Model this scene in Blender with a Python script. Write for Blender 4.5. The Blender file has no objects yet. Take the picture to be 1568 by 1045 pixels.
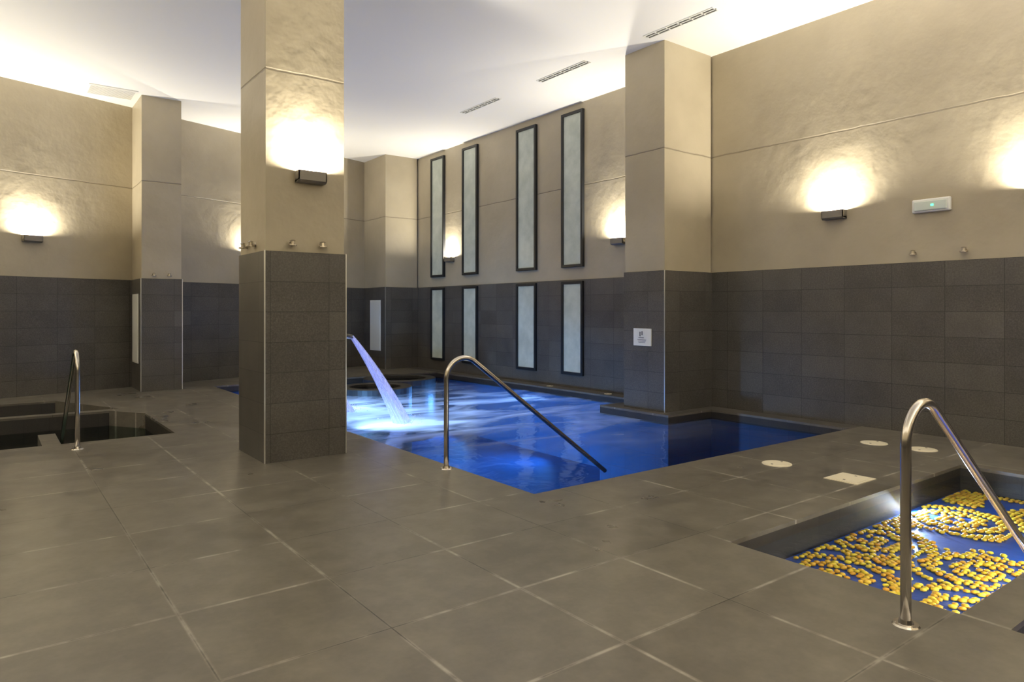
import bpy, bmesh, math, random
from mathutils import Vector, Matrix
random.seed(4)
scene = bpy.context.scene
try:
    scene.view_settings.view_transform = 'Standard'
except Exception: pass

# ------------------------------------------------------------------ helpers
def new_mat(name):
    m = bpy.data.materials.new(name); m.use_nodes = True
    nt = m.node_tree; nt.nodes.clear()
    out = nt.nodes.new('ShaderNodeOutputMaterial')
    return m, nt, out
def N(nt, t, **kw):
    n = nt.nodes.new(t)
    for k, v in kw.items(): setattr(n, k, v)
    return n
def L(nt, a, b): nt.links.new(a, b)
def simple(name, col, rough=.5, metal=0, emis=None, es=0, noise=0, coat=0):
    m, nt, out = new_mat(name)
    p = N(nt, 'ShaderNodeBsdfPrincipled')
    p.inputs['Base Color'].default_value = (*col, 1); p.inputs['Roughness'].default_value = rough
    p.inputs['Metallic'].default_value = metal
    if emis:
        p.inputs['Emission Color'].default_value = (*emis, 1); p.inputs['Emission Strength'].default_value = es
    if noise:
        tc = N(nt, 'ShaderNodeTexCoord'); nz = N(nt, 'ShaderNodeTexNoise'); nz.inputs['Scale'].default_value = 12
        L(nt, tc.outputs['Object'], nz.inputs['Vector'])
        mr = N(nt, 'ShaderNodeMapRange'); mr.inputs[3].default_value = max(0, rough-noise); mr.inputs[4].default_value = rough+noise
        L(nt, nz.outputs['Fac'], mr.inputs[0]); L(nt, mr.outputs[0], p.inputs['Roughness'])
    L(nt, p.outputs[0], out.inputs[0])
    return m
def mathn(nt, op, a, b=None, c=None):
    n = N(nt, 'ShaderNodeMath', operation=op)
    for i, v in enumerate((a, b, c)):
        if v is None: continue
        if isinstance(v, (int, float)): n.inputs[i].default_value = v
        else: L(nt, v, n.inputs[i])
    return n.outputs[0]
def mixc(nt, fac, a, b, mode='MIX'):
    n = N(nt, 'ShaderNodeMix', data_type='RGBA', blend_type=mode)
    if isinstance(fac, (int, float)): n.inputs[0].default_value = fac
    else: L(nt, fac, n.inputs[0])
    for i, v in ((6, a), (7, b)):
        if isinstance(v, tuple): n.inputs[i].default_value = (*v, 1)
        else: L(nt, v, n.inputs[i])
    return n.outputs[2]
def noise(nt, vec, scale, detail=4, rough=.55, dist=0):
    n = N(nt, 'ShaderNodeTexNoise'); n.inputs['Scale'].default_value = scale
    n.inputs['Detail'].default_value = detail; n.inputs['Roughness'].default_value = rough
    n.inputs['Distortion'].default_value = dist
    L(nt, vec, n.inputs['Vector']); return n.outputs['Fac']
def mrange(nt, v, a, b, c, d):
    n = N(nt, 'ShaderNodeMapRange'); L(nt, v, n.inputs[0])
    for i, x in enumerate((a, b, c, d)): n.inputs[i+1].default_value = x
    return n.outputs[0]
def bump(nt, h, strength, dist=.01):
    n = N(nt, 'ShaderNodeBump'); n.inputs['Strength'].default_value = strength; n.inputs['Distance'].default_value = dist
    L(nt, h, n.inputs['Height']); return n.outputs[0]

# ------------------------------------------------------------------ materials
def plaster_mat():
    m, nt, out = new_mat('plaster_beige')
    g = N(nt, 'ShaderNodeNewGeometry'); pos = g.outputs['Position']
    sep = N(nt, 'ShaderNodeSeparateXYZ'); L(nt, pos, sep.inputs[0])
    n1 = noise(nt, pos, .9, 5); n2 = noise(nt, pos, 5, 6); n3 = noise(nt, pos, 3, 3)
    z = mathn(nt, 'ADD', sep.outputs['Z'], mathn(nt, 'MULTIPLY', mathn(nt, 'SUBTRACT', n3, .5), .03))
    d = mathn(nt, 'ABSOLUTE', mathn(nt, 'SUBTRACT', z, 3.87))
    line = mrange(nt, d, .004, .014, 1, 0)
    c = mixc(nt, mrange(nt, n1, .35, .65, 0, 1), (.395, .342, .245), (.465, .408, .295))
    c = mixc(nt, mathn(nt, 'MULTIPLY', n2, .12), c, (.30, .25, .17))
    c = mixc(nt, mathn(nt, 'MULTIPLY', line, .6), c, (.15, .12, .08))
    p = N(nt, 'ShaderNodeBsdfPrincipled'); L(nt, c, p.inputs['Base Color'])
    p.inputs['Roughness'].default_value = .42
    h = mathn(nt, 'SUBTRACT', mathn(nt, 'ADD', mathn(nt, 'MULTIPLY', n1, 1.5), mathn(nt, 'MULTIPLY', n2, .2)), mathn(nt, 'MULTIPLY', line, .5))
    L(nt, bump(nt, h, .5, .04), p.inputs['Normal'])
    L(nt, p.outputs[0], out.inputs[0]); return m
def tile_mat(name, c1, c2, cm, w=.6, h=.3, zoff=0.0, rough=.42, speck=2.6, ms=.003):
    m, nt, out = new_mat(name)
    g = N(nt, 'ShaderNodeNewGeometry'); pos = g.outputs['Position']
    sep = N(nt, 'ShaderNodeSeparateXYZ'); L(nt, pos, sep.inputs[0])
    sn = N(nt, 'ShaderNodeSeparateXYZ'); L(nt, g.outputs['True Normal'], sn.inputs[0])
    isx = mathn(nt, 'GREATER_THAN', mathn(nt, 'ABSOLUTE', sn.outputs['X']), .7)
    isz = mathn(nt, 'GREATER_THAN', mathn(nt, 'ABSOLUTE', sn.outputs['Z']), .7)
    u = mathn(nt, 'ADD', mathn(nt, 'MULTIPLY', sep.outputs['Y'], isx), mathn(nt, 'MULTIPLY', sep.outputs['X'], mathn(nt, 'SUBTRACT', 1, isx)))
    v = mathn(nt, 'ADD', mathn(nt, 'MULTIPLY', sep.outputs['Y'], isz), mathn(nt, 'MULTIPLY', mathn(nt, 'ADD', sep.outputs['Z'], zoff), mathn(nt, 'SUBTRACT', 1, isz)))
    cv = N(nt, 'ShaderNodeCombineXYZ'); L(nt, mathn(nt, 'ADD', u, 30.19), cv.inputs[0]); L(nt, mathn(nt, 'ADD', v, 30), cv.inputs[1])
    b = N(nt, 'ShaderNodeTexBrick'); b.offset = 0; b.squash = 1
    L(nt, cv.outputs[0], b.inputs['Vector'])
    b.inputs['Scale'].default_value = 1; b.inputs['Brick Width'].default_value = w; b.inputs['Row Height'].default_value = h
    b.inputs['Mortar Size'].default_value = ms; b.inputs['Mortar Smooth'].default_value = .2; b.inputs['Bias'].default_value = 0
    b.inputs['Color1'].default_value = (*c1, 1); b.inputs['Color2'].default_value = (*c2, 1); b.inputs['Mortar'].default_value = (*cm, 1)
    n1 = noise(nt, pos, 60, 6, .75); n2 = noise(nt, pos, 2.5, 4)
    c = mixc(nt, mrange(nt, n1, .42, .75, 0, .5), b.outputs['Color'], tuple(x*speck for x in c2))
    c = mixc(nt, mrange(nt, n2, .4, .7, 0, .3), c, tuple(x*.5 for x in c1))
    c = mixc(nt, mathn(nt, 'MULTIPLY', b.outputs['Fac'], .8), c, cm)
    p = N(nt, 'ShaderNodeBsdfPrincipled'); L(nt, c, p.inputs['Base Color'])
    L(nt, mrange(nt, n1, .3, .7, rough-.06, rough+.14), p.inputs['Roughness'])
    hh = mathn(nt, 'SUBTRACT', mathn(nt, 'MULTIPLY', n1, .15), b.outputs['Fac'])
    L(nt, bump(nt, hh, .35, .002), p.inputs['Normal'])
    L(nt, p.outputs[0], out.inputs[0]); return m
def floor_mat():
    m, nt, out = new_mat('floor_stone_tile')
    g = N(nt, 'ShaderNodeNewGeometry'); pos = g.outputs['Position']
    mp = N(nt, 'ShaderNodeMapping'); L(nt, pos, mp.inputs[0])
    mp.inputs['Location'].default_value = (-1.52+.77*20, -2.94+.765*20, 0)
    off = N(nt, 'ShaderNodeMapping'); L(nt, pos, off.inputs[0]); off.inputs['Location'].default_value = (3.3, 7.7, .37)
    pos = off.outputs[0]
    def brick(ms, sm):
        b = N(nt, 'ShaderNodeTexBrick'); b.offset = 0; b.squash = 1
        L(nt, mp.outputs[0], b.inputs['Vector'])
        b.inputs['Scale'].default_value = 1; b.inputs['Brick Width'].default_value = .77; b.inputs['Row Height'].default_value = .765
        b.inputs['Mortar Size'].default_value = ms; b.inputs['Mortar Smooth'].default_value = sm
        b.inputs['Color1'].default_value = (.088, .079, .064, 1); b.inputs['Color2'].default_value = (.128, .116, .095, 1)
        b.inputs['Mortar'].default_value = (.04, .034, .025, 1)
        return b
    b = brick(.0035, .1); b2 = brick(.016, 1)
    n1 = noise(nt, pos, 1.3, 5, .55); n2 = noise(nt, pos, 30, 3, .6); n3 = noise(nt, pos, 1.7, 4, .6); n4 = noise(nt, pos, 5, 4, .6)
    c = mixc(nt, mrange(nt, n1, .35, .70, 0, .6), b.outputs['Color'], (.165, .15, .122))
    c = mixc(nt, mrange(nt, n2, .30, .75, 0, .25), c, (.06, .053, .042))
    c = mixc(nt, mrange(nt, n4, .42, .72, 0, .45), c, (.21, .19, .155))
    eff = mathn(nt, 'MULTIPLY', b2.outputs['Fac'], mrange(nt, n3, .42, .56, .05, 1))
    eff = mathn(nt, 'MULTIPLY', eff, mrange(nt, n4, .38, .6, .3, 1))
    c = mixc(nt, mathn(nt, 'MULTIPLY', eff, .9), c, (.44, .41, .35))
    c = mixc(nt, mathn(nt, 'MULTIPLY', b.outputs['Fac'], mrange(nt, n3, .40, .54, .95, .1)), c, (.02, .017, .013))
    p = N(nt, 'ShaderNodeBsdfPrincipled'); L(nt, c, p.inputs['Base Color'])
    L(nt, mrange(nt, n1, .3, .7, .26, .40), p.inputs['Roughness'])
    L(nt, bump(nt, mathn(nt, 'MULTIPLY', b.outputs['Fac'], -.5), .3, .003), p.inputs['Normal'])
    L(nt, p.outputs[0], out.inputs[0]); return m
def water_mat(name, tint, foam_and_glints=None, bs=.4, scale=3.0):
    m, nt, out = new_mat(name)
    g = N(nt, 'ShaderNodeNewGeometry'); pos = g.outputs['Position']
    n1 = noise(nt, pos, scale, 3, .5, .6)
    bp = bump(nt, n1, bs, .03)
    fr = N(nt, 'ShaderNodeFresnel'); fr.inputs[0].default_value = 1.33; L(nt, bp, fr.inputs['Normal'])
    tr = N(nt, 'ShaderNodeBsdfTransparent'); tr.inputs[0].default_value = (*tint, 1)
    gl = N(nt, 'ShaderNodeBsdfGlossy'); gl.inputs['Roughness'].default_value = .1; L(nt, bp, gl.inputs['Normal'])
    mx = N(nt, 'ShaderNodeMixShader'); L(nt, mathn(nt, 'MULTIPLY', fr.outputs[0], .85), mx.inputs[0]); L(nt, tr.outputs[0], mx.inputs[1]); L(nt, gl.outputs[0], mx.inputs[2])
    res = mx.outputs[0]
    if foam_and_glints:
        tot = None
        for (fx, fy, r0, amp) in foam_and_glints:
            d = N(nt, 'ShaderNodeVectorMath', operation='DISTANCE'); L(nt, pos, d.inputs[0]); d.inputs[1].default_value = (fx, fy, -.14)
            f = mathn(nt, 'MULTIPLY', mrange(nt, d.outputs['Value'], 0, r0, 1, 0), amp)
            tot = f if tot is None else mathn(nt, 'MAXIMUM', tot, f)
        mp = N(nt, 'ShaderNodeMapping'); L(nt, pos, mp.inputs[0]); mp.inputs['Rotation'].default_value = (0, 0, math.radians(37)); mp.inputs['Scale'].default_value = (.5, 1.2, 1)
        nf = noise(nt, mp.outputs[0], 1.5, 3, .5, .8)
        mask = mathn(nt, 'MULTIPLY', mathn(nt, 'POWER', tot, 1.2), mrange(nt, nf, .36, .68, .12, 1.4))
        core = None
        for (fx, fy, r0, amp) in foam_and_glints[:2]:
            d = N(nt, 'ShaderNodeVectorMath', operation='DISTANCE'); L(nt, pos, d.inputs[0]); d.inputs[1].default_value = (fx, fy, -.14)
            f = mathn(nt, 'POWER', mrange(nt, d.outputs['Value'], 0, .9, 1, 0), .7)
            core = f if core is None else mathn(nt, 'MAXIMUM', core, f)
        mask = mathn(nt, 'MINIMUM', mathn(nt, 'MAXIMUM', mask, core), .92)
        df = N(nt, 'ShaderNodeBsdfDiffuse'); df.inputs[0].default_value = (.78, .86, 1, 1)
        tl = N(nt, 'ShaderNodeBsdfTranslucent'); tl.inputs[0].default_value = (.8, .88, 1, 1)
        ad = N(nt, 'ShaderNodeMixShader'); ad.inputs[0].default_value = .6; L(nt, df.outputs[0], ad.inputs[1]); L(nt, tl.outputs[0], ad.inputs[2])
        m2 = N(nt, 'ShaderNodeMixShader'); L(nt, mask, m2.inputs[0]); L(nt, res, m2.inputs[1]); L(nt, ad.outputs[0], m2.inputs[2])
        res = m2.outputs[0]
    L(nt, res, out.inputs[0]); return m

M_pl = plaster_mat()
M_tile = tile_mat('wainscot_dark_tile', (.056, .051, .045), (.086, .079, .070), (.022, .020, .018), zoff=.02)
M_floor = floor_mat()
M_ceil = simple('ceiling_white', (.84, .83, .80), .7)
M_basin = tile_mat('basin_dark_tile', (.020, .018, .017), (.026, .024, .022), (.012, .012, .012), .3, .3)
M_pool = tile_mat('pool_blue_mosaic', (.014, .12, .32), (.02, .15, .39), (.01, .08, .26), .3, .3, rough=.5, speck=1.3)
M_steel = simple('brushed_steel', (.62, .58, .52), .2, 1, noise=.05)
M_black = simple('window_frame_black', (.012, .013, .015), .4, noise=.05)
M_white = simple('white_plastic', (.8, .8, .76), .4, noise=.05)
M_cream = simple('cream_cover', (.72, .66, .50), .45, noise=.05)
M_alu = simple('aluminium_trim', (.7, .69, .66), .3, .9)
M_lamp = simple('lamp_bronze_grey', (.21, .19, .16), .4, .2, noise=.05)
M_emit = simple('lamp_emitter', (1, .9, .7), .5, 0, (1, .93, .78), 30)
M_green = simple('green_led', (.1, .9, .4), .4, 0, (.1, 1, .4), 2.5)
M_dark = simple('dark_slot', (.02, .02, .02), .6)
M_text = simple('sign_ink', (.12, .12, .13), .6)

def finish(ob_name, bm, mats, parent=None, smooth=False, bevel=0):
    bmesh.ops.recalc_face_normals(bm, faces=bm.faces[:])
    me = bpy.data.meshes.new(ob_name); bm.to_mesh(me); bm.free()
    for m in mats: me.materials.append(m)
    if smooth:
        for p in me.polygons: p.use_smooth = True
    ob = bpy.data.objects.new(ob_name, me); scene.collection.objects.link(ob)
    if bevel:
        b = ob.modifiers.new('bevel', 'BEVEL'); b.width = bevel; b.segments = 3; b.limit_method = 'ANGLE'
    if parent: ob.parent = parent
    return ob
def empty(name, loc=(0, 0, 0)):
    e = bpy.data.objects.new(name, None); e.empty_display_size = .2; scene.collection.objects.link(e)
    return e
def abox(bm, x0, x1, y0, y1, z0, z1, mi=0):
    v = [bm.verts.new(c) for c in ((x0,y0,z0),(x1,y0,z0),(x1,y1,z0),(x0,y1,z0),(x0,y0,z1),(x1,y0,z1),(x1,y1,z1),(x0,y1,z1))]
    for f in ((3,2,1,0),(4,5,6,7),(0,1,5,4),(1,2,6,5),(2,3,7,6),(3,0,4,7)):
        fc = bm.faces.new([v[i] for i in f]); fc.material_index = mi
def prism(bm, pts, z0, z1, mi=0):
    a = [bm.verts.new((x, y, z0)) for x, y in pts]; b = [bm.verts.new((x, y, z1)) for x, y in pts]
    n = len(pts)
    fs = [bm.faces.new(a[::-1]), bm.faces.new(b)]
    for i in range(n): fs.append(bm.faces.new((a[i], a[(i+1) % n], b[(i+1) % n], b[i])))
    for f in fs: f.material_index = mi
def acyl(bm, c, axis, r0, r1, h, seg=24, mi=0):
    ax = Vector(axis).normalized(); q = Vector((0, 0, 1)).rotation_difference(ax).to_matrix().to_4x4()
    M = Matrix.Translation(Vector(c)+ax*h/2) @ q
    r = bmesh.ops.create_cone(bm, cap_ends=True, segments=seg, radius1=r0, radius2=r1, depth=h, matrix=M)
    for v in r['verts']:
        for f in v.link_faces: f.material_index = mi
def tube(bm, pts, r, seg=16, mi=0, radii=None):
    pts = [Vector(p) for p in pts]; rings = []
    up = None
    for i, p in enumerate(pts):
        t = (pts[min(i+1, len(pts)-1)] - pts[max(i-1, 0)]).normalized()
        if up is None:
            up = t.orthogonal().normalized()
        up = (up - t*up.dot(t)).normalized(); s = t.cross(up)
        rr = radii[i] if radii else r
        ra, rb = rr if isinstance(rr, tuple) else (rr, rr)
        rings.append([bm.verts.new(p + up*math.cos(a)*ra + s*math.sin(a)*rb) for a in [2*math.pi*k/seg for k in range(seg)]])
    for i in range(len(rings)-1):
        for k in range(seg):
            f = bm.faces.new((rings[i][k], rings[i][(k+1) % seg], rings[i+1][(k+1) % seg], rings[i+1][k])); f.material_index = mi; f.smooth = True
    bm.faces.new(rings[0][::-1]).material_index = mi; bm.faces.new(rings[-1]).material_index = mi
def box_ob(name, b, mat, parent=None, bevel=0):
    bm = bmesh.new(); abox(bm, *b); return finish(name, bm, [mat], parent, bevel=bevel)

H = 5.45; WZ = 2.08; T = .015
WXL = -3.6; WYB = -3.2

# ------------------------------------------------------------------ walls
def slant(x): return 14.49 + .33*x
bm = bmesh.new()
abox(bm, 9.0, 9.2, WYB, 17.6, WZ, H, 0); abox(bm, 9.0-T, 9.2, WYB, 17.6, -1.4, WZ, 1)
finish('wall_right', bm, [M_pl, M_tile])
bm = bmesh.new()
x0, x1 = WXL, 9.0
prism(bm, [(x0, slant(x0)), (x1, slant(x1)), (x1, slant(x1)+.2), (x0, slant(x0)+.2)], WZ, H, 0)
prism(bm, [(x0, slant(x0)-T), (x1, slant(x1)-T), (x1, slant(x1)+.2), (x0, slant(x0)+.2)], 0, WZ, 1)
finish('wall_back', bm, [M_pl, M_tile])
bm = bmesh.new()
abox(bm, WXL-.2, WXL, WYB, slant(WXL)+.2, WZ, H, 0); abox(bm, WXL-.2, WXL+T, WYB, slant(WXL)+.2, 0, WZ, 1)
finish('wall_left', bm, [M_pl, M_tile])
bm = bmesh.new()
abox(bm, WXL-.2, 9.2, WYB-.2, WYB, WZ, H, 0); abox(bm, WXL-.2, 9.2, WYB-.2, WYB+T, 0, WZ, 1)
finish('wall_front', bm, [M_pl, M_tile])
box_ob('ceiling', (WXL-.2, 9.2, WYB-.2, 17.9, H, H+.15), M_ceil)

# ------------------------------------------------------------------ floor with pool cut-outs
def inr(x, y, r): return r[0] < x < r[1] and r[2] < y < r[3]
P1 = (3.55, 8.67, 4.38, 14.4); LEDGE = (7.70, 8.67, 6.48, 7.85)
P2 = (3.82, 7.5, 1.38, 2.71); P2b = (3.82, 7.5, -1.2, 1.17)
P3 = (-2.2, 1.83, 9.2, 11.8); P4 = (-2.2, 1.6, 12.0, 13.6)
def hole(x, y):
    if inr(x, y, P1) and not inr(x, y, LEDGE): return 1.3
    for p, d in ((P2, .25), (P2b, .9), (P3, 1.1), (P4, 1.1)):
        if inr(x, y, p): return d
    return 0
xs = sorted({WXL, 9.0} | {v for p in (P1, LEDGE, P2, P2b, P3, P4) for v in p[:2]})
ys = sorted({WYB, 17.5} | {v for p in (P1, LEDGE, P2, P2b, P3, P4) for v in p[2:]})
bm = bmesh.new()
def q(pts, mi):
    f = bm.faces.new([bm.verts.new(p) for p in pts]); f.material_index = mi
nx, ny = len(xs)-1, len(ys)-1
hd = [[hole((xs[i]+xs[i+1])/2, (ys[j]+ys[j+1])/2) for j in range(ny)] for i in range(nx)]
for i in range(nx):
    for j in range(ny):
        a, b, c, d = xs[i], xs[i+1], ys[j], ys[j+1]
        if hd[i][j]: continue
        q([(a,c,0),(b,c,0),(b,d,0),(a,d,0)], 2 if ((b > P1[1]+.01 and d > P1[2]+.01) or inr((a+b)/2, (c+d)/2, LEDGE)) else 0)
        for (di, dj, p) in ((1,0,[(b,c),(b,d)]), (-1,0,[(a,d),(a,c)]), (0,1,[(b,d),(a,d)]), (0,-1,[(a,c),(b,c)])):
            ii, jj = i+di, j+dj
            if 0 <= ii < nx and 0 <= jj < ny and hd[ii][jj]:
                (u0, v0), (u1, v1) = p; dp = -hd[ii][jj]
                q([(u0,v0,-.03),(u1,v1,-.03),(u1,v1,0),(u0,v0,0)], 0)
                q([(u0,v0,dp),(u1,v1,dp),(u1,v1,-.03),(u0,v0,-.03)], 1)
me = bpy.data.meshes.new('floor')
bm.to_mesh(me); bm.free()
for m in (M_floor, M_basin, M_tile): me.materials.append(m)
fl = bpy.data.objects.new('floor', me); scene.collection.objects.link(fl)

def area(name, loc, size, power, col, direction, parent=None, sy=None, spread=180):
    l = bpy.data.lights.new(name, 'AREA'); l.energy = power; l.color = col; l.size = size
    if sy: l.shape = 'RECTANGLE'; l.size_y = sy
    l.spread = math.radians(spread)
    o = bpy.data.objects.new(name, l); scene.collection.objects.link(o); o.location = loc
    o.rotation_euler = Vector(direction).to_track_quat('-Z', 'Y').to_euler()
    if parent: o.parent = parent
    return o

# main pool
WL = -.12
pool = empty('swimming_pool')
bm = bmesh.new(); abox(bm, P1[0]-.05, P1[1]+.05, P1[2]-.05, P1[3]+.05, -1.4, -1.3); finish('basin_floor', bm, [M_pool], pool)
bm = bmesh.new()
e = .004
for (a, b, c, d) in ((P1[0], P1[0]+e, P1[2], P1[3]), (P1[1]-e, P1[1], P1[2], P1[3]), (P1[0], P1[1], P1[2], P1[2]+e), (P1[0], P1[1], P1[3]-e, P1[3])):
    abox(bm, a, b, c, d, -1.3, WL-.02)
for (a, b, c, d) in ((LEDGE[0]-e, LEDGE[0], LEDGE[2], LEDGE[3]), (LEDGE[0], LEDGE[1], LEDGE[2]-e, LEDGE[2]), (LEDGE[0], LEDGE[1], LEDGE[3], LEDGE[3]+e)):
    abox(bm, a, b, c, d, -1.3, WL-.02)
finish('basin_lining', bm, [M_pool], pool)
M_w1 = water_mat('pool_water', (.24, .42, .60), foam_and_glints=[(4.78, 8.83, 1.9, 1.3), (4.65, 10.3, 2.3, 1.3), (6.5, 9.4, 4.3, .75)], bs=.6, scale=2.2)  # last entry paints bright streaks of underwater light onto the surface
bm = bmesh.new()
v = [bm.verts.new(p) for p in ((P1[0], P1[2], WL), (P1[1], P1[2], WL), (P1[1], P1[3], WL), (P1[0], P1[3], WL))]; bm.faces.new(v)
finish('water', bm, [M_w1], pool)
BL = (.25, .5, 1)
for y, pw in ((8.6, 140), (10.8, 165), (13.2, 55)):
    area('underwater_light', (3.62, y, -.65), .3, pw, (.45, .68, 1), (1, .35, -.25), pool, spread=130)
area('underwater_light', (3.62, 6.0, -.65), .3, 6, (.42, .66, 1), (1, .15, -.25), pool, spread=150)
area('underwater_light', (8.55, 9.8, -.65), .3, 55, BL, (-1, .35, -.1), pool, spread=130)
area('underwater_light', (8.55, 13, -.65), .3, 45, BL, (-1, 0, -.1), pool, spread=120)

# round hydro-massage rings in the far pool corner
for (cx, cy, R) in ((6.1, 12.5, .72), (7.3, 13.75, .8)):
    sp = empty('round_jacuzzi')
    bm = bmesh.new(); seg = 48
    prof = [(R, -1.3), (R, -.01), (R-.02, .0), (R-.2, .0), (R-.22, -.01), (R-.22, -1.0)]
    rings = [[bm.verts.new((cx+r*math.cos(2*math.pi*k/seg), cy+r*math.sin(2*math.pi*k/seg), z)) for k in range(seg)] for r, z in prof]
    for a in range(len(rings)-1):
        for k in range(seg): bm.faces.new((rings[a][k], rings[a][(k+1) % seg], rings[a+1][(k+1) % seg], rings[a+1][k]))
    bm.faces.new(rings[-1])
    finish('tub_shell', bm, [M_basin], sp)
    bm = bmesh.new(); bmesh.ops.create_circle(bm, cap_ends=True, segments=48, radius=R-.215, matrix=Matrix.Translation((cx, cy, -.06)))
    finish('tub_water', bm, [water_mat('jacuzzi_water', (.35, .55, .6))], sp)

# pebble foot bath
fb = empty('pebble_footbath'); FZ = -.25; FW = -.10
M_fb = simple('footbath_blue', (.008, .07, .36), .4, noise=.05)
box_ob('basin_floor', (P2[0]-.02, P2[1]+.02, P2[2]-.02, P2[3]+.02, FZ-.04, FZ), M_fb, fb)
M_w2 = water_mat('footbath_water', (.80, .9, 1), bs=.6, scale=5)
bm = bmesh.new(); bm.faces.new([bm.verts.new(p) for p in ((P2[0], P2[2], FW), (P2[1], P2[2], FW), (P2[1], P2[3], FW), (P2[0], P2[3], FW))])
finish('water', bm, [M_w2], fb)
m, nt, out = new_mat('yellow_pebble')
g = N(nt, 'ShaderNodeNewGeometry'); cr = N(nt, 'ShaderNodeValToRGB'); L(nt, g.outputs['Random Per Island'], cr.inputs[0])
cr.color_ramp.elements[0].color = (.80, .34, .01, 1); cr.color_ramp.elements[1].color = (.92, .66, .03, 1)
p = N(nt, 'ShaderNodeBsdfPrincipled'); p.inputs['Roughness'].default_value = .6; L(nt, cr.outputs[0], p.inputs['Base Color']); L(nt, p.outputs[0], out.inputs[0])
M_peb = m
bm = bmesh.new()
SW = [(4.42, 2.32), (5.25, 1.75), (6.4, 2.35), (4.5, 1.62), (7.0, 1.7), (5.35, 2.55)]
def keep(x, y):
    # spiral rosettes, each made of concentric bands of pebbles, with loose drifts between them
    best = min((math.hypot(x-cx, y-cy), i) for i, (cx, cy) in enumerate(SW)); r, i = best
    cx, cy = SW[i]; a = math.atan2(y-cy, x-cx)
    if r < .46: return math.sin(2*math.pi*r/.16 + (1 if i % 2 else -1)*a) > -.45
    return math.sin(5*x+3*y+1) + .8*math.sin(9*y-4*x+1) + .5*math.sin(13*x+2*y) > .05
yy = P2[2]+.03
row = 0
while yy < P2[3]-.02:
    xx = P2[0]+.03 + (row % 2)*.025
    while xx < P2[1]-.02:
        if keep(xx, yy):
            a = random.uniform(0, math.pi); s = random.uniform(.018, .025)
            M = Matrix.Translation((xx+random.uniform(-.008, .008), yy+random.uniform(-.008, .008), FZ+.012)) @ Matrix.Rotation(a, 4, 'Z') @ Matrix.Diagonal((s*1.25, s, s*.6, 1))
            bmesh.ops.create_icosphere(bm, subdivisions=1, radius=1, matrix=M)
        xx += .050
    yy += .043; row += 1
finish('pebble_bed', bm, [M_peb], fb, smooth=True)
bm = bmesh.new(); acyl(bm, (6.35, P2[3], -.16), (0, -1, 0), .05, .045, .015, 32)
finish('underwater_lamp', bm, [simple('led_lens', (.8, .9, 1), .3, 0, (.5, .7, 1), 30)], fb)
area('underwater_light', (6.35, P2[3]-.03, -.16), .1, 34, (.6, .75, 1), (-.2, -1, -.25), fb)
area('underwater_light', (3.86, 2.0, -.15), .1, 13, (1, .95, .85), (1, 0, -.15), fb, spread=170, sy=.9)  # added whitish strip without a fixture, brings out the yellow pebbles
area('underwater_light', (5.2, P2[2]+.03, -.15), 1.6, 11, (1, .95, .85), (0, 1, -.15), fb, spread=170, sy=.08)  # second added strip along the near edge, also brightens the pebbles
# second foot bath (bottom right)
fb2 = empty('footbath')
box_ob('basin_floor', (P2b[0]-.02, P2b[1]+.02, P2b[2]-.02, P2b[3]+.02, -.95, -.9), M_fb, fb2)
bm = bmesh.new(); bm.faces.new([bm.verts.new(p) for p in ((P2b[0], P2b[2], -.12), (P2b[1], P2b[2], -.12), (P2b[1], P2b[3], -.12), (P2b[0], P2b[3], -.12))])
finish('water', bm, [M_w2], fb2)
area('underwater_light', (3.9, 0.2, -.5), .2, 70, (.3, .3, 1), (1, .25, .25), fb2, spread=150)
# plunge pools on the left
M_w3 = water_mat('plunge_water', (.45, .62, .58), bs=.15, scale=3)
M_gb = simple('plunge_floor', (.06, .085, .075), .5, noise=.05)
for P in (P3, P4):
    pp = empty('plunge_pool')
    box_ob('basin_floor', (P[0]-.02, P[1]+.02, P[2]-.02, P[3]+.02, -1.15, -1.1), M_gb, pp)
    bm = bmesh.new(); bm.faces.new([bm.verts.new(p) for p in ((P[0], P[2], -.22), (P[1], P[2], -.22), (P[1], P[3], -.22), (P[0], P[3], -.22))])
    finish('water', bm, [M_w3], pp)
    if P is P3:
        bm = bmesh.new(); abox(bm, .5, .68, 9.2, 10.3, -1.1, -.04); abox(bm, .68, 1.83, 10.12, 10.3, -1.1, -.18)
        finish('divider_wall', bm, [M_floor], pp)
        bm = bmesh.new(); prism(bm, [(1.83, 11.8), (1.45, 11.8), (1.83, 11.2)], -1.1, .0); finish('corner_block', bm, [M_floor], pp)
    else:
        bm = bmesh.new(); prism(bm, [(1.6, 12.0), (1.6, 13.6), (.9, 13.6)], -1.1, .001); finish('corner_block', bm, [M_floor], pp)

# ------------------------------------------------------------------ columns
def column(name, x0, x1, y0, y1, trims=()):
    bm = bmesh.new()
    abox(bm, x0+T, x1-T, y0+T, y1-T, WZ, H, 0); abox(bm, x0, x1, y0, y1, 0, WZ, 1)
    for (tx, ty) in trims: abox(bm, tx-.006, tx+.006, ty-.006, ty+.006, 0, WZ+.004, 2)
    return finish(name, bm, [M_pl, M_tile, M_alu])
column('pillar', 2.155, 2.995, 6.82, 7.68, [(2.155, 6.82), (2.995, 6.82)])
column('wall_column', 7.87, 9.0-T-.001, 6.69, 7.50, [(7.87, 6.69)])
column('wall_column', 2.25, 2.95, 14.2, slant(2.6)+.1, [(2.25, 14.2), (2.95, 14.2)])
column('wall_column', 8.04, 8.98, 15.9, slant(8.5)+.1, [(8.04, 15.9)])

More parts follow.
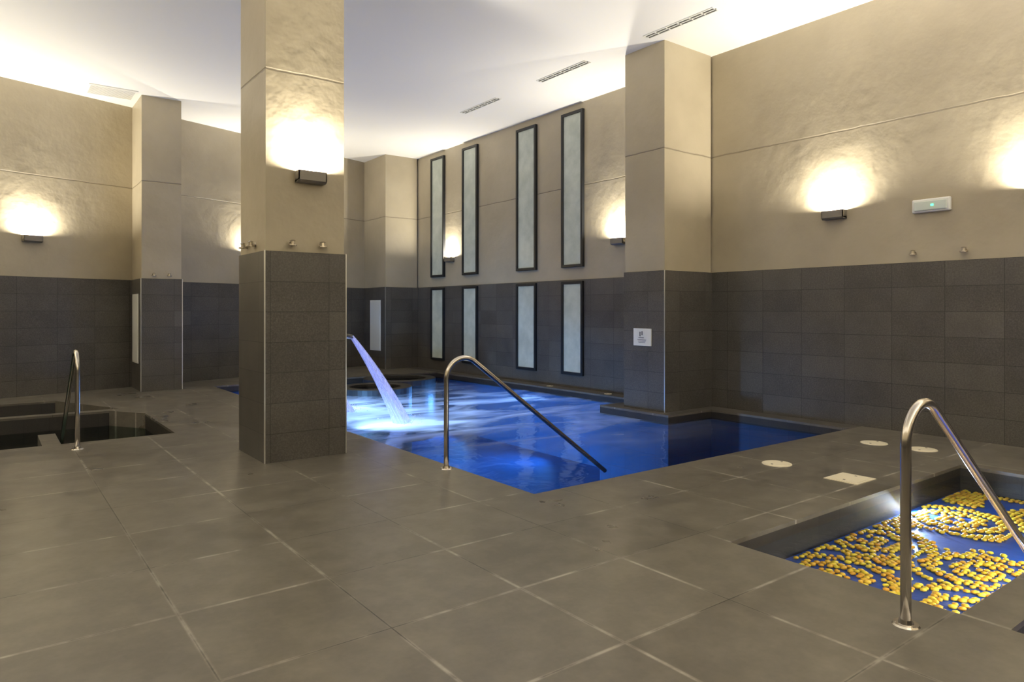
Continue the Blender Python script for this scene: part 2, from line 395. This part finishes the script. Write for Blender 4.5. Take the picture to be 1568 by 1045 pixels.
# ------------------------------------------------------------------ windows
m, nt, out = new_mat('frosted_glass')
g = N(nt, 'ShaderNodeNewGeometry'); nz = noise(nt, g.outputs['Position'], 3.0, 5, .6)
c = mixc(nt, mrange(nt, nz, .35, .65, 0, 1), (.38, .41, .36), (.49, .525, .46))
p = N(nt, 'ShaderNodeBsdfPrincipled'); L(nt, c, p.inputs['Base Color']); p.inputs['Roughness'].default_value = .22
p.inputs['Emission Color'].default_value = (.8, .9, .75, 1); p.inputs['Emission Strength'].default_value = .06  # faint glow put into the glass, stands in for light behind the pane
L(nt, bump(nt, noise(nt, g.outputs['Position'], 14, 3), .2, .01), p.inputs['Normal'])
L(nt, p.outputs[0], out.inputs[0]); M_glass = m
wi = 0
for (ya, yb) in ((14.57, 15.2), (13.12, 13.75), (10.99, 11.65), (9.59, 10.2)):
    for (za, zb) in ((2.32, 5.31), (.25, 2.05)):
        wi += 1
        w = empty('window_%d' % wi); f = .055
        bm = bmesh.new()
        X0, X1 = 8.94, 9.0
        abox(bm, X0, X1, ya, ya+f, za, zb); abox(bm, X0, X1, yb-f, yb, za, zb)
        abox(bm, X0, X1, ya+f, yb-f, za, za+f); abox(bm, X0, X1, ya+f, yb-f, zb-f, zb)
        finish('frame', bm, [M_black], w, bevel=.004)
        box_ob('pane', (8.968, 8.978, ya+f, yb-f, za+f, zb-f), M_glass, w)

# ------------------------------------------------------------------ wall up-lights
LC = (1, .92, .76)
PW = 1.95
def wall_lamp(pos, nrm, power=60, lens=True):
    """bronze wedge sconce, open at the top; pos = point on the wall"""
    p = Vector(pos); n = Vector(nrm).normalized(); t = Vector((0, 0, 1)).cross(n)
    e = empty('wall_sconce')
    bm = bmesh.new(); w, d, h = .145, .11, .115
    def P(a, b, c): return p + t*a + n*b + Vector((0, 0, c))
    prof = [(0, -h/2), (d*.75, -h/2), (d, -h/2+.02), (d, h/2), (d-.012, h/2), (d-.012, -h/2+.03), (0, -h/2+.03)]
    A = [bm.verts.new(P(-w, b, c)) for b, c in prof]; B = [bm.verts.new(P(w, b, c)) for b, c in prof]
    bm.faces.new(A); bm.faces.new(B[::-1])
    for i in range(len(prof)): bm.faces.new((A[i], A[(i+1) % len(prof)], B[(i+1) % len(prof)], B[i]))
    for s in (-1, 1):
        a0, a1 = s*w, s*(w-.01)
        vs = [bm.verts.new(P(a, b, c)) for a in (a0, a1) for (b, c) in ((0, -h/2), (d, -h/2+.02), (d, h/2), (0, h/2))]
        bm.faces.new(vs[:4]); bm.faces.new(vs[4:][::-1])
        for i in range(4): bm.faces.new((vs[i], vs[(i+1) % 4], vs[4+(i+1) % 4], vs[4+i]))
    finish('housing', bm, [M_lamp], e)
    bm = bmesh.new()
    vs = [bm.verts.new(P(a, b, h/2-.045)) for a, b in ((-w+.02, .01), (w-.02, .01), (w-.02, d-.02), (-w+.02, d-.02))]; bm.faces.new(vs)
    finish('emitter', bm, [M_emit], e)
    area('bulb', p + n*.065 + Vector((0, 0, h/2-.01)), .22, power*PW, LC, Vector((0, 0, 1)) + n*.10, e, sy=.07)
    return e
wall_lamp((2.605, 6.82+T, 2.835), (0, -1, 0), 60)
for (y, pw) in ((4.73, 60), (2.45, 60), (8.66, 55), (14.3, 50), (0, 60)):
    wall_lamp((9.0, y, 2.76 if y < 8 else 2.72), (-1, 0, 0), pw)
sn = Vector((.33, -1, 0)).normalized()
for x in (.62, 4.75, -2.2):
    wall_lamp((x, slant(x), 2.74), sn, 60)
for y in (12, 8.5, 5, 1.5): wall_lamp((WXL, y, 2.75), (1, 0, 0), 80)  # unseen sconces on the left wall, added as ambient fill
for x in (-1.5, 1.5, 4.5, 7): wall_lamp((x, WYB, 2.75), (0, 1, 0), 90)  # more added fill sconces, out of view behind the camera

# ------------------------------------------------------------------ small chrome wall spots above wainscot
def nozzle(pos, nrm):
    p = Vector(pos); n = Vector(nrm).normalized()
    bm = bmesh.new()
    acyl(bm, p, n, .026, .026, .006); acyl(bm, p+n*.006, n, .011, .011, .05)
    acyl(bm, p+n*.05+Vector((0, 0, -.024)), (0, 0, 1), .042, .042, .014); acyl(bm, p+n*.05+Vector((0, 0, -.01)), (0, 0, 1), .02, .02, .034)
    acyl(bm, p+n*.05+Vector((0, 0, .024)), (0, 0, 1), .034, .014, .014)
    finish('chrome_wall_nozzle', bm, [M_steel], bevel=.002)
for x in (2.42, 2.73): nozzle((x, 6.82+T, 2.16), (0, -1, 0))
for y in (7.15, 7.42): nozzle((2.155+T, y, 2.16), (-1, 0, 0))
for y in (3.75, 3.2): nozzle((9.0, y, 2.19), (-1, 0, 0))
for x in (2.46, 2.72): nozzle((x, 14.2+T, 2.15), (0, -1, 0))

# ------------------------------------------------------------------ exit sign
ex = empty('emergency_light')
box_ob('housing', (8.945, 9.0, 3.34, 3.76, 2.67, 2.83), M_white, ex, bevel=.015)
box_ob('diffuser', (8.925, 8.946, 3.37, 3.73, 2.69, 2.80), simple('diffuser_white', (.62, .68, .62), .3), ex, bevel=.01)
box_ob('status_led', (8.918, 8.926, 3.51, 3.54, 2.735, 2.76), M_green, ex, bevel=.002)
# notice on column
sg = empty('notice_sign')
box_ob('plate', (7.852, 7.87, 6.935, 7.285, .96, 1.22), M_white, sg, bevel=.004)
bm = bmesh.new()
abox(bm, 7.850, 7.852, 7.10, 7.12, 1.12, 1.18); abox(bm, 7.850, 7.852, 7.14, 7.16, 1.10, 1.17)
abox(bm, 7.850, 7.852, 7.075, 7.18, 1.075, 1.085)
for i in range(3): abox(bm, 7.850, 7.852, 7.03+.01*i, 7.20-.01*i, 1.045-.02*i, 1.052-.02*i)
finish('print', bm, [M_text], sg)
# white service panels
def panel(x, y0, y1, z0, z1):
    e = empty('access_panel')
    box_ob('frame', (x-.012, x, y0, y1, z0, z1), M_white, e, bevel=.003)
    box_ob('door', (x-.018, x-.012, y0+.03, y1-.03, z0+.03, z1-.03), M_white, e, bevel=.003)
panel(8.04, 16.15, 16.75, .45, 1.75)
panel(2.25, 14.45, 15.05, .5, 1.8)

# ------------------------------------------------------------------ ceiling slot diffusers
for y in (6.2, 8.63, 11.03, 3.8):
    e = empty('ceiling_slot_diffuser')
    bm = bmesh.new(); x = 7.6; y0, y1 = y-.6, y+.6
    abox(bm, x-.07, x-.05, y0, y1, H-.012, H); abox(bm, x+.05, x+.07, y0, y1, H-.012, H)
    abox(bm, x-.010, x+.010, y0, y1, H-.012, H); abox(bm, x-.05, x+.05, y0, y0+.015, H-.012, H); abox(bm, x-.05, x+.05, y1-.015, y1, H-.012, H)
    for k in range(1, 6): abox(bm, x-.05, x+.05, y0+k*.2-.006, y0+k*.2+.006, H-.012, H)
    finish('frame', bm, [M_white], e)
    box_ob('slot', (x-.05, x+.05, y0+.015, y1-.015, H-.004, H-.001), simple('slot_grey', (.06, .055, .05), .6), e)
e = empty('ceiling_vent_grille')
bm = bmesh.new(); x0, x1, y0, y1 = 1.45, 2.15, 14.05, 14.6
for i in range(12):
    yy = y0+.03+i*(y1-y0-.06)/11; abox(bm, x0, x1, yy-.012, yy+.012, H-.02, H-.006)
abox(bm, x0-.03, x0, y0, y1, H-.022, H); abox(bm, x1, x1+.03, y0, y1, H-.022, H); abox(bm, x0-.03, x1+.03, y0-.03, y0, H-.022, H); abox(bm, x0-.03, x1+.03, y1, y1+.03, H-.022, H)
finish('louvres', bm, [M_white], e)
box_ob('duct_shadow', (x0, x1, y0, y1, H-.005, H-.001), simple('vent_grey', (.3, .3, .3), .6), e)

# ------------------------------------------------------------------ handrails
def handrail(x0, y0, d):
    dx, dy = d; r = .2; zs = .84; R = .024
    pts = [(0, .0), (0, .4), (0, zs-.1), (0, zs)]
    end = math.radians(53.5)
    for k in range(1, 19):
        a = math.pi - (math.pi-end)*k/18
        pts.append((r + r*math.cos(a), zs + r*math.sin(a)))
    s0, z0 = pts[-1]; sl = .74
    for k in range(1, 7):
        pts.append((s0 + 1.78*k/6, z0 - sl*1.78*k/6))
    e = empty('pool_handrail')
    bm = bmesh.new(); tube(bm, [(x0+dx*s, y0+dy*s, z) for s, z in pts], R, 20)
    finish('rail_tube', bm, [M_steel], e)
    bm = bmesh.new(); acyl(bm, (x0, y0, 0), (0, 0, 1), .062, .056, .008, 40); acyl(bm, (x0, y0, .008), (0, 0, 1), .034, .028, .02, 32)
    for a in (0, 2.09, 4.19): acyl(bm, (x0+.046*math.cos(a), y0+.046*math.sin(a), .006), (0, 0, 1), .006, .005, .005, 10)
    finish('base_flange', bm, [M_steel], e)
handrail(3.46, 5.585, (1, 0))
handrail(3.489, 1.493, (1, 0))
handrail(.78, 8.77, (0, 1))

# ------------------------------------------------------------------ floor covers
def disc(x, y, r):
    bm = bmesh.new(); acyl(bm, (x, y, 0), (0, 0, 1), r, r-.004, .006, 48); acyl(bm, (x, y, .006), (0, 0, 1), r*.82, r*.8, .003, 48)
    for a in (0, math.pi): acyl(bm, (x+r*.6*math.cos(a), y+r*.6*math.sin(a), .009), (0, 0, 1), .012, .012, .001, 12, 1)
    finish('skimmer_cover', bm, [M_cream, M_dark])
disc(6.13, 3.81, .14); disc(7.95, 3.74, .14); disc(8.0, 3.25, .14)
bm = bmesh.new(); abox(bm, 5.93, 6.27, 2.93, 3.23, 0, .006); abox(bm, 5.95, 6.25, 2.95, 3.21, .006, .009)
for a in (5.99, 6.2): abox(bm, a, a+.02, 3.07, 3.09, .009, .0095, 1)
finish('floor_hatch_cover', bm, [M_cream, M_dark])
for y in (8.8, 10.4, 12.2): disc(8.83, y, .07)

# ------------------------------------------------------------------ water spouts and jets
def jet_mat(name, lo, hi):
    m, nt, out = new_mat(name)
    g = N(nt, 'ShaderNodeNewGeometry'); mp = N(nt, 'ShaderNodeMapping'); mp.inputs['Scale'].default_value = (1, 3, .3); L(nt, g.outputs['Position'], mp.inputs[0])
    nz = noise(nt, mp.outputs[0], 12, 4, .6)
    df = N(nt, 'ShaderNodeBsdfTranslucent'); df.inputs[0].default_value = (.8, .86, 1, 1)
    gl = N(nt, 'ShaderNodeBsdfPrincipled'); gl.inputs['Base Color'].default_value = (.78, .82, 1, 1); gl.inputs['Roughness'].default_value = .7
    gl.inputs['Emission Color'].default_value = (.45, .5, 1, 1); gl.inputs['Emission Strength'].default_value = .3  # emission gives the falling water a lit, bluish glow of its own
    a1 = N(nt, 'ShaderNodeMixShader'); a1.inputs[0].default_value = .6; L(nt, df.outputs[0], a1.inputs[1]); L(nt, gl.outputs[0], a1.inputs[2])
    tr = N(nt, 'ShaderNodeBsdfTransparent'); a2 = N(nt, 'ShaderNodeMixShader'); L(nt, mrange(nt, nz, .35, .65, lo, hi), a2.inputs[0]); L(nt, tr.outputs[0], a2.inputs[1]); L(nt, a1.outputs[0], a2.inputs[2])
    L(nt, a2.outputs[0], out.inputs[0]); return m
M_jet = jet_mat('water_jet_mist', .2, .65); M_strand = jet_mat('water_jet_strand', .45, .9)
def cascade(y, xt=4.0, zt=1.12, xe=4.74, wd=1.0):
    e = empty('water_spout')
    pts = [(3.28, y, 0), (3.28, y, .5), (3.28, y, zt-.17)]
    for k in range(1, 13):
        a = math.pi - math.radians(130)*k/12
        pts.append((3.28+.24+.24*math.cos(a), y, zt-.14+.24*math.sin(a)*1.1))
    pts.append((xt-.03, y, zt+.01))
    bm = bmesh.new(); tube(bm, pts, .03, 18, radii=[.035]*3+[.033]*12+[(.025, .035)])
    acyl(bm, (3.28, y, 0), (0, 0, 1), .08, .07, .012, 32)
    finish('spout_pipe', bm, [M_steel], e)
    def path(t): return (xt-.04 + (xe-xt+.04)*t, zt+.02 - (zt+.02-WL)*(.80*t+.20*t*t))
    bm = bmesh.new(); js = []; rr = []
    for k in range(22):
        t = k/21; x, z = path(t)
        js.append((x, y, z)); rr.append(((.02+.065*t)*wd, (.03+.10*t)*wd))
    tube(bm, js, .03, 14, radii=rr)
    finish('water_jet', bm, [M_jet], e)
    bm = bmesh.new()
    for s in range(int(26*wd)):
        an = random.uniform(0, 2*math.pi); rd = math.sqrt(random.random()); ph = random.uniform(0, 6)
        pts = []; rs = []
        for k in range(22):
            t = k/21; x, z = path(t); sp = (.016+.10*t)*wd
            w = math.sin(ph+t*7)*.008*t
            pts.append((x+math.cos(an)*rd*sp+w, y+math.sin(an)*rd*sp*1.2, z)); rs.append((.006+.008*t)*(.8+.3*math.sin(ph+t*23)))
        tube(bm, pts, .006, 6, radii=rs)
    # droplets thrown up where the jet lands
    for s in range(int(90*wd)):
        a = random.uniform(0, 2*math.pi); r = abs(random.gauss(0, .16)); h = random.random()**2*.13
        bmesh.ops.create_icosphere(bm, subdivisions=1, radius=random.uniform(.004, .011), matrix=Matrix.Translation((xe+r*math.cos(a)+.05, y+r*math.sin(a), WL+h)))
    finish('water_strands', bm, [M_strand], e, smooth=True)
cascade(8.83); cascade(10.3, 3.95, .75, 4.6, .6)

# ------------------------------------------------------------------ world + camera
w = bpy.data.worlds.new('world'); scene.world = w; w.use_nodes = True
w.node_tree.nodes['Background'].inputs[0].default_value = (.6, .65, .8, 1); w.node_tree.nodes['Background'].inputs[1].default_value = .3
cam = bpy.data.cameras.new('camera'); co = bpy.data.objects.new('camera', cam); scene.collection.objects.link(co)
cam.sensor_width = 36; cam.lens = 36*1060/1568; cam.shift_y = -.0304; cam.clip_start = .05
co.location = (0, 0, 1.5); co.rotation_euler = (math.radians(90), 0, math.radians(-37.2))
scene.camera = co
